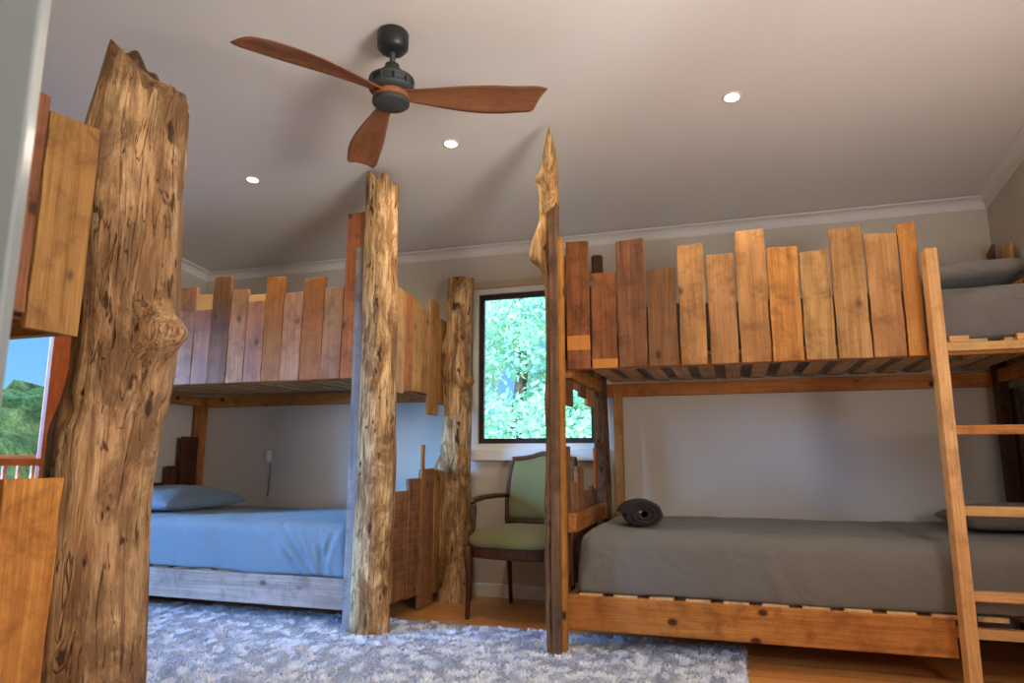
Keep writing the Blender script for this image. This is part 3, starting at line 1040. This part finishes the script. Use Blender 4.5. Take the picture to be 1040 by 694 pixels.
pillow('flat blue-grey pillow at the wall end of the back left lower bed', (-3.95, 4.20, 0.685), 0.56, 0.78, 0.21, C_BLUE, 0.0, 0.06, 1)
pillow('dark grey pillow on the right lower bed seen between the ladder rungs', (1.31, 4.25, 0.685), 0.46, 0.72, 0.15, C_GREY, 0.0, -0.06, 2)
pillow('grey pillow on the upper bed of the right bunk above the ladder', (1.22, 4.25, 1.925), 0.52, 0.72, 0.19, C_UPPER, 0.05, -0.08, 3)

# rolled towel on the right lower bed: a spiral of thick cloth lying on its side
prof = []
turns, n = 3.1, 150
outer, inner = [], []
for i in range(n+1):
    a = i/n*turns*2*PI
    rr = 0.014+0.0178*a/(2*PI)*1.05
    outer.append((rr+0.0085, a))
    inner.append((rr-0.0065, a))
loop = outer+inner[::-1]
Lr, ns = 0.24, 12
vs, fs = [], []
for s in range(ns+1):
    yy = -Lr/2+Lr*s/ns
    puff = 1.0-0.10*abs(2*s/ns-1)**4
    for (r_, a) in loop:
        wob = 1+0.07*noise.noise(Vector((math.cos(a)*1.5, math.sin(a)*1.5, yy*9)))
        shift = 0.012*noise.noise(Vector((r_*30, 0, s*0.0)))*1.5
        vs.append((r_*1.42*math.cos(a+2.4)*wob*puff, yy+shift, max(-0.050, r_*math.sin(a+2.4)*wob*puff*0.9)))
m_ = len(loop)
for s in range(ns):
    for k in range(m_):
        fs.append((s*m_+k, s*m_+(k+1) % m_, (s+1)*m_+(k+1) % m_, (s+1)*m_+k))
for k in range(n):
    for s0 in (0, ns):
        q = (s0*m_+k, s0*m_+k+1, s0*m_+m_-2-k, s0*m_+m_-1-k)
        fs.append(q if s0 else q[::-1])
tw = mesh_obj('rolled_towel', vs, fs, C_TOWEL, None, (-0.52, 3.98, 0.690), (0, 0, 0.25), smooth=True)
tw.scale = (1.12, 1.1, 1.15)
tag(tw, 'charcoal towel rolled up on the end of the right lower bed', 'towel')

# ------------------------------------------------------------------ chair
ch = thing('armchair', 'old wooden armchair with olive green upholstery under the window', 'chair', (-1.34, 4.42, 0))


def chair_part(name, bm, mat, parent=None, smooth=True):
    p = parent or ch
    o = bm_obj(name, bm, mat, None, (0, 0, 0), smooth=smooth)
    o.parent = p
    return o


# local frame: x right, y towards the back wall; front legs at y -0.25
def leg_front(sx):
    return tube([(sx*.275, -.25, .0), (sx*.274, -.25, .03), (sx*.27, -.247, .15), (sx*.268, -.245, .28), (sx*.275, -.25, .36), (sx*.278, -.252, .41), (sx*.272, -.25, .44)],
                [.013, .015, .017, .021, .026, .028, .022], 12)


def leg_back(sx):
    return tube([(sx*.235, .305, 0), (sx*.232, .28, .2), (sx*.23, .255, .38), (sx*.23, .25, .46)], [.014, .017, .02, .021], 12)


for s_ in (-1, 1):
    chair_part('leg', leg_front(s_), W_WALNUT)
    chair_part('leg', leg_back(s_), W_WALNUT)


def seat_outline(k=1.0, n=48):
    pts = []
    for i in range(n):
        a = 2*PI*i/n
        c, s = math.cos(a), math.sin(a)
        e = 0.42
        x = math.copysign(abs(c)**e, c)
        y = math.copysign(abs(s)**e, s)
        wd = 0.30 - 0.035*(y+1)/2*1.0
        yy = 0.265*y
        if y < 0:
            yy -= 0.03*(1-x*x)
        pts.append((x*wd*k, yy*k))
    return pts


def ring_stack(levels, n=48):
    bm = bmesh.new()
    rings = []
    for k, z in levels:
        rings.append([bm.verts.new((x, y, z)) for x, y in seat_outline(k, n)])
    for a, b in zip(rings, rings[1:]):
        for i in range(n):
            bm.faces.new((a[i], a[(i+1) % n], b[(i+1) % n], b[i]))
    bm.faces.new(rings[0][::-1])
    bm.faces.new(rings[-1])
    return bm


chair_part('seat_rail', ring_stack([(.97, .375), (.99, .38), (1.0, .40), (.985, .42), (1.0, .435), (.99, .442)]), W_WALNUT)
chair_part('seat', ring_stack([(.98, .443), (1.03, .452), (1.05, .47), (1.03, .495), (.94, .525), (.80, .545), (.6, .557), (.35, .563), (.1, .565)]), C_GREEN)


# back: frame and pad, reclining a little
def back_pt(u, v_, d=0.0):
    """u -1..1 across, v 0..1 up"""
    w = 0.235+0.015*math.sin(v_*PI)
    z = 0.56+v_*0.43
    if v_ > 0.9:
        z += 0.0
    y = 0.245+0.10*v_+0.02*(1-u*u)*0.8
    return Vector((u*w, y+d, z))


def crest(u):
    return 0.022*math.exp(-(u/0.35)**2)+0.012*(1-abs(u))-0.004*abs(u)


path = []
for i in range(0, 21):
    path.append(back_pt(-1, i/20))
for i in range(1, 40):
    u = -1+2*i/40
    p = back_pt(u, 1.0)
    p.z += crest(u)
    path.append(p)
for i in range(20, -1, -1):
    path.append(back_pt(1, i/20))
for i in range(39, 0, -1):
    u = -1+2*i/40
    path.append(back_pt(u, 0.0))
path.append(path[0].copy())
chair_part('back_frame', tube(path, .0185, 10), W_WALNUT)
for s_ in (-1, 1):
    chair_part('back_upright', tube([(s_*.23, .25, .44), (s_*.233, .247, .5), (s_*.235, .246, .57)], [.02, .018, .018], 10), W_WALNUT)
bm = bmesh.new()
n = 16
gf, gb = {}, {}
for i in range(n+1):
    for j in range(n+1):
        u, v_ = -1+2*i/n, j/n
        bulge = (max(0, (1-u**4)*(1-(2*v_-1)**4)))**.5
        p = back_pt(u*.95, 0.03+v_*.94)
        p.z += crest(u)*v_
        gf[i, j] = bm.verts.new(p+Vector((0, -0.008-0.032*bulge, 0)))
        gb[i, j] = bm.verts.new(p+Vector((0, 0.008+0.012*bulge, 0)))
for i in range(n):
    for j in range(n):
        bm.faces.new((gf[i, j], gf[i+1, j], gf[i+1, j+1], gf[i, j+1]))
        bm.faces.new((gb[i, j+1], gb[i+1, j+1], gb[i+1, j], gb[i, j]))
for i in range(n):
    for (a, b_) in (((i, 0), (i+1, 0)), ((i+1, n), (i, n)), ((0, i+1), (0, i)), ((n, i), (n, i+1))):
        bm.faces.new((gf[b_], gf[a], gb[a], gb[b_]))
bmesh.ops.recalc_face_normals(bm, faces=bm.faces[:])
chair_part('backrest', bm, C_GREEN)
for s_ in (-1, 1):
    a = chair_part('armrest', tube([(s_*.245, .27, .735), (s_*.27, .15, .738), (s_*.29, .0, .735), (s_*.295, -.12, .725), (s_*.295, -.17, .715)], [.014, .017, .018, .021, .017], 12), W_WALNUT)
    chair_part('arm_support', tube([(s_*.295, -.15, .72), (s_*.292, -.13, .66), (s_*.29, -.15, .56), (s_*.286, -.2, .47), (s_*.276, -.235, .42)], [.016, .014, .015, .018, .02], 12), W_WALNUT, )
ch.rotation_euler = (0, 0, -0.13)

# ------------------------------------------------------------------ rug
rng = np.random.default_rng(3)
RX0, RX1, RY0, RY1 = -3.95, 0.0, 1.55, 3.97
rug = thing('shag_rug', 'pale blue-grey shaggy rug covering the floor between the bunks', 'rug', ((RX0+RX1)/2, (RY0+RY1)/2, 0))
t = NT('rug_pile', 0.95, 0.05)
n_ = t.noise(t.coords(), 14, 5, 0.65, 0.5)
t.color(t.ramp(n_, [(0.3, srgb(196, 206, 226)), (0.5, srgb(214, 221, 236)), (0.65, srgb(234, 236, 242))]))
t.b.inputs['Sheen Weight'].default_value = 0.3
M_RUG = t.m
nx, ny = 200, 130
vs = []
for j in range(ny+1):
    for i in range(nx+1):
        x, y = RX0+(RX1-RX0)*i/nx, RY0+(RY1-RY0)*j/ny
        e = min(i, nx-i, 4)/4*min(j, ny-j, 4)/4
        x += 0.02*noise.noise(Vector((y*6, 0, 1))) if i in (0, nx) else 0
        y += 0.02*noise.noise(Vector((x*6, 0, 2))) if j in (0, ny) else 0
        vs.append((x-rug.location.x, y-rug.location.y, 0.002+e*(0.012+0.006*noise.noise(Vector((x*9, y*9, 0))))))
fs = []
for j in range(ny):
    for i in range(nx):
        a = j*(nx+1)+i
        fs.append((a, a+1, a+nx+2, a+nx+1))
mesh_obj('backing', vs, fs, M_RUG, rug, tuple(rug.location), smooth=True)
NB = 90000
bx = rng.uniform(RX0, RX1, NB)
by = RY0+(RY1-RY0)*rng.uniform(0, 1, NB)**0.6
# tufts lean together in clumps
ang = np.array([noise.noise(Vector((x*13, y*13, 7)))*5 for x, y in zip(bx, by)]) + rng.normal(0, .5, NB)
ln = rng.uniform(.022, .04, NB)
lean = rng.uniform(.3, .9, NB)
ww = rng.uniform(.0025, .0045, NB)
dx, dy = np.cos(ang), np.sin(ang)
px, py = -dy, dx
z0 = np.full(NB, 0.010)
P0 = np.stack([bx, by, z0], 1)
mid = P0+np.stack([dx*ln*lean*.35, dy*ln*lean*.35, ln*.55], 1)
tip = P0+np.stack([dx*ln*lean, dy*ln*lean, ln*.62], 1)
side = np.stack([px*ww, py*ww, 0*ww], 1)
V = np.stack([P0-side, P0+side, mid+side, mid-side, tip], 1).reshape(-1, 3) - np.array(rug.location)
me = bpy.data.meshes.new('pile')
me.vertices.add(NB*5)
me.vertices.foreach_set('co', V.ravel())
base = np.arange(NB)*5
quads = np.stack([base, base+1, base+2, base+3], 1)
tris = np.stack([base+3, base+2, base+4], 1)
loops = np.concatenate([np.concatenate([quads, tris], 1)]).ravel()
me.loops.add(len(loops))
me.loops.foreach_set('vertex_index', loops.astype(np.int32))
me.polygons.add(NB*2)
starts = np.stack([np.arange(NB)*7, np.arange(NB)*7+4], 1).ravel()
me.polygons.foreach_set('loop_start', starts.astype(np.int32))
me.update(calc_edges=True)
me.validate()
me.materials.append(M_RUG)
pile = bpy.data.objects.new('pile', me)
COL.objects.link(pile)
pile.parent = rug
pile['kind'] = 'stuff'

# ------------------------------------------------------------------ ceiling fan
FX, FY, FZ = -1.395, 2.56, 2.572      # bottom disc
fan = thing('ceiling_fan', 'three-blade ceiling fan with teak-brown blades and dark metal motor', 'ceiling fan', (FX, FY, cz(FY)))


def fan_part(name, bm, mat, smooth=True, rz=0):
    return bm_obj(name, bm, mat, fan, (FX, FY, FZ), (0, 0, rz), smooth)


fan_part('hub_disc', lathe([(0, -.006), (.078, -.006), (.084, 0), (.084, .012), (.07, .02), (0, .02)], 40), M_GUN)
fan_part('blade_holder', lathe([(0, .02), (.075, .02), (.082, .026), (.080, .046), (.07, .052), (0, .052)], 40), W_FAN)
mo = fan_part('motor', lathe([(0, .052), (.082, .052), (.100, .064), (.103, .074), (.088, .077), (.088, .104), (.103, .107), (.101, .117), (.075, .130), (.055, .134),
                         (.048, .160), (.036, .165), (.032, .19), (.016, .195), (0, .195)], 40), M_GUN)
for k in range(10):
    a = k*2*PI/10
    bm = box_bm(.012, .008, .04, .002)
    for v in bm.verts:
        v.co += Vector((0, .098, 0))
    o = bm_obj('motor_rib', bm, M_GUN, None, (0, 0, .072), (0, 0, a))
    o.parent = mo
rod_top = cz(FY)-FZ-0.03
fan_part('down_rod', lathe([(0, .19), (.013, .19), (.013, rod_top), (0, rod_top)], 16), M_GUN)
ct = cz(FY)-FZ
fan_part('canopy', lathe([(0, ct-.095), (.03, ct-.095), (.055, ct-.088), (.07, ct-.07), (.072, ct-.005), (.069, ct+.005), (0, ct+.005)], 40), M_BLACK)


def blade_bm():
    bm = bmesh.new()
    nu, nv = 40, 10
    top, bot = {}, {}
    for i in range(nu+1):
        q = i/nu
        r = 0.05+0.625*q
        # half widths: narrow at root, widest beyond the middle, blunt angled tip
        w = 0.032+0.056*math.sin(min(1, q*1.25)**1.3*PI*0.60)
        w *= 1.0 if q < .93 else 1-((q-.93)/.07)**2*0.20
        cen = 0.020*math.sin(q*PI)-0.012*q + 0.0
        for j in range(nv+1):
            s = -1+2*j/nv
            rr = r
            if q > .8:
                rr -= (s*0.034)*(q-.8)/.2
            tw = math.radians(20-12*q)
            yy = cen+s*w
            zz = -s*w*math.sin(tw)+0.012*(1-s*s)*1 - 0.055*q + .038
            th = 0.007*(1-s*s*.8)+.0015
            top[i, j] = bm.verts.new((rr, yy, zz+th))
            bot[i, j] = bm.verts.new((rr, yy, zz-th*.3))
    for i in range(nu):
        for j in range(nv):
            bm.faces.new((top[i, j], top[i+1, j], top[i+1, j+1], top[i, j+1]))
            bm.faces.new((bot[i, j+1], bot[i+1, j+1], bot[i+1, j], bot[i, j]))
    for i in range(nu):
        bm.faces.new((top[i+1, 0], top[i, 0], bot[i, 0], bot[i+1, 0]))
        bm.faces.new((top[i, nv], top[i+1, nv], bot[i+1, nv], bot[i, nv]))
    for j in range(nv):
        bm.faces.new((top[0, j], top[0, j+1], bot[0, j+1], bot[0, j]))
        bm.faces.new((top[nu, j+1], top[nu, j], bot[nu, j], bot[nu, j+1]))
    bmesh.ops.recalc_face_normals(bm, faces=bm.faces[:])
    # grain along the blade: build it standing up z and lay it down with the object rotation
    for v in bm.verts:
        x, y, z = v.co
        v.co = Vector((-z, y, x))
    return bm


for k in range(3):
    o = bm_obj('blade', blade_bm(), W_FAN, fan, (FX, FY, FZ), (0, PI/2, math.radians((13, 132, 246)[k])), True)
    o.rotation_mode = 'XYZ'

# ------------------------------------------------------------------ downlights
tilt = math.atan(CS)


def downlight(x, y, label, power):
    z = cz(y)
    d = thing('downlight', label, 'downlight', (x, y, z), 'recessed ceiling downlights')
    d.rotation_euler = (-tilt, 0, 0)
    rg = bm_obj('trim_ring', lathe([(.036, 0), (.036, -.004), (.048, -.004), (.050, 0), (.036, 0)], 32), M_TRIM, None, smooth=True)
    rg.parent = d
    ln_ = bm_obj('lens', lathe([(0, -.003), (.035, -.003), (.035, 0), (0, 0)], 24), M_LED, None)
    ln_.parent = d
    ld = bpy.data.lights.new('downlight_lamp', 'SPOT')
    ld.energy = power
    ld.color = (1.0, 0.86, 0.68)
    ld.spot_size = math.radians(165)
    ld.spot_blend = 0.6
    ld.shadow_soft_size = 0.04
    lo = bpy.data.objects.new('downlight_lamp', ld)
    COL.objects.link(lo)
    lo.parent = d
    lo.location = (0, 0, -0.02)
    return d


downlight(-2.93, 3.54, 'round ceiling downlight left of the fan, above the reddish guard boards', DOWN_W)
downlight(-1.49, 3.47, 'round ceiling downlight right of the fan, between the other two lights', DOWN_W)
downlight(0.08, 3.43, 'round ceiling downlight nearest the right bunk', DOWN_W)
downlight(-2.95, 0.95, 'added out-of-view fill downlight above the bunk nearest the viewer', FILL_W)  # this and the next two are added unseen lamps that lift the brightness
downlight(-1.3, 0.75, 'added out-of-view fill downlight just inside the door', FILL_W)
downlight(0.30, 0.95, 'added out-of-view fill downlight above the open floor near the right wall', FILL_W)

# ------------------------------------------------------------------ wall light with cord by the back left bed
wl_ = thing('wall_light', 'small white wall reading light with a hanging cord above the back left bed', 'wall light', (-3.70, YB-0.0, 1.0))
bm_obj('light_body', box_bm(.045, .05, .10, .012, False, 3), M_PLASTIC, wl_, (-3.70, YB-.026, 1.01), smooth=True)
bm_obj('cord', tube([(0, -.012, -.05), (.012, -.012, -.12), (.0, -.012, -.2), (-.004, -.012, -.33)], .004, 8), M_CORD, wl_, (-3.70, YB, 1.01), smooth=True)

# ------------------------------------------------------------------ open door beside the camera
E = Vector((-0.572, 0.40, 0))
dd = Vector((0.72, 0.69, 0)).normalized()
ang_d = math.atan2(dd.y, dd.x)
W_D = 0.86
H = E-dd*W_D
door = struct(thing('door_1', None, None, (H.x, H.y, 0)))
door.rotation_euler = (0, 0, ang_d)
bm = box_bm(W_D, .038, 2.03, .003, True, 2)
for v in bm.verts:
    v.co += Vector((W_D/2, 0.019, 0.008))
lf = bm_obj('door_leaf', bm, M_DOORP, None)
lf.parent = door
bm = lathe([(0, 0), (.026, 0), (.026, .008), (.010, .012), (.010, .040), (0, .040)], 24)
bm.verts.ensure_lookup_table()
hd = bm_obj('handle_rose', bm, M_BLACK, None, (W_D-.034, -0.0, 1.165), (PI/2, 0, 0), smooth=True)
hd.parent = lf
hv = bm_obj('door_handle', tube([(0, -.040, 0), (-.02, -.046, 0), (-.06, -.046, 0), (-.12, -.042, 0)], [.010, .010, .009, .009], 12), M_BLACK, None, (W_D-.034, 0, 1.165), smooth=True)
hv.parent = lf

# ------------------------------------------------------------------ outside
# lawn
vs, fs = [], []
n = 40
for j in range(n+1):
    for i in range(n+1):
        x, y = -60+i*2.4, -30+j*2.4
        vs.append((x, y, -0.5+0.15*noise.noise(Vector((x*.2, y*.2, 0)))))
for j in range(n):
    for i in range(n):
        a = j*(n+1)+i
        fs.append((a, a+1, a+n+2, a+n+1))
struct(mesh_obj('ground', vs, fs, M_GRASS, smooth=True))
# wooded hills beyond the side window
vs, fs = [], []
nx, ny = 110, 40
for j in range(ny+1):
    for i in range(nx+1):
        y = -20+i*1.5
        x = -34-j*1.5
        h_ = -3+10.5*math.sin(min(1, j/26)*PI/2)+1.9*noise.noise(Vector((y*.035, 3, 0)))
        h_ += 2.6*abs(noise.noise(Vector((x*.3, y*.3, 0))))+1.2*noise.noise(Vector((x*1.1, y*1.1, 0)))
        vs.append((x, y, h_))
for j in range(ny):
    for i in range(nx):
        a = j*(nx+1)+i
        fs.append((a, a+nx+1, a+nx+2, a+1))
hl = mesh_obj('hills', vs, fs, M_HILL, smooth=True)
struct(hl)


def leaves_mesh(name, blobs, per, size, mat, parent, loc, seed):
    r_ = np.random.default_rng(seed)
    pts = []
    for (bx_, by_, bz_, br_) in blobs:
        d = r_.normal(size=(per, 3))
        d /= np.linalg.norm(d, axis=1)[:, None]
        rad = br_*r_.uniform(.55, 1.05, per)[:, None]
        pts.append(np.array([bx_, by_, bz_])+d*rad*np.array([1, 1, .85]))
    P_ = np.concatenate(pts)
    N_ = len(P_)
    a = r_.normal(size=(N_, 3))
    a /= np.linalg.norm(a, axis=1)[:, None]
    b = np.cross(a, r_.normal(size=(N_, 3)))
    b /= np.linalg.norm(b, axis=1)[:, None]
    s = (size*r_.uniform(.6, 1.3, N_))[:, None]
    Vv = np.stack([P_-a*s, P_-b*s*.45, P_+a*s, P_+b*s*.45], 1).reshape(-1, 3)
    me = bpy.data.meshes.new(name)
    me.vertices.add(N_*4)
    me.vertices.foreach_set('co', Vv.ravel())
    me.loops.add(N_*4)
    me.loops.foreach_set('vertex_index', np.arange(N_*4, dtype=np.int32))
    me.polygons.add(N_)
    me.polygons.foreach_set('loop_start', (np.arange(N_)*4).astype(np.int32))
    me.update(calc_edges=True)
    me.materials.append(mat)
    o = bpy.data.objects.new(name, me)
    COL.objects.link(o)
    o.parent = parent
    return o


tr_ = thing('garden_tree', 'leafy bright green tree filling the view through the end window', 'tree', (-3.6, 11.5, -0.5))
bl = [(random.uniform(-2.6, 2.6), random.uniform(-1.3, 1.3), random.uniform(1.2, 6.0), random.uniform(.55, 1.0)) for _ in range(46)]
leaves_mesh('foliage', bl, 900, 0.06, M_LEAF, tr_, None, 4)
tk = bm_obj('trunk', tube([(0, 0, -.1), (.05, 0, .8), (-.05, .05, 1.8), (.1, 0, 3.0), (.0, 0, 4.6)], [.2, .16, .13, .1, .04], 14), BARK_DARK, None, smooth=True)
tk.parent = tr_
br_ = thing('garden_bush', 'rounded green bushes beyond the deck seen through the side window', 'bush', (-12.5, 9.2, -0.5))
bl = [(random.uniform(-1.5, 1.5), random.uniform(-4.5, 4.5), random.uniform(.2, .9), random.uniform(.5, .8)) for _ in range(40)]
leaves_mesh('foliage', bl, 260, 0.09, M_LEAF, br_, None, 6)

# timber deck railing outside the side window
dk = thing('deck_railing', 'timber deck railing outside the side window', 'railing', (-6.6, 4.5, -0.06))
box('deck_board', -6.9, -4.63, 0.6, 8.6, -0.12, -0.06, W_RAIL, dk, 0.004, 'y')
box('top_rail', -6.66, -6.54, 0.6, 8.6, 0.98, 1.02, W_FRAME, dk, 0.004, 'y')
box('bottom_rail', -6.63, -6.57, 0.6, 8.6, 0.10, 0.14, W_FRAME, dk, 0.004, 'y')
for i in range(6):
    y = 0.7+i*1.56
    box('railing_post', -6.65, -6.55, y-.045, y+.045, -0.06, 0.98, W_FRAME, dk, 0.004)
for i in range(56):
    y = 0.75+i*0.14
    box('baluster', -6.615, -6.585, y-.018, y+.018, 0.14, 0.98, W_FRAME, dk, 0.002)
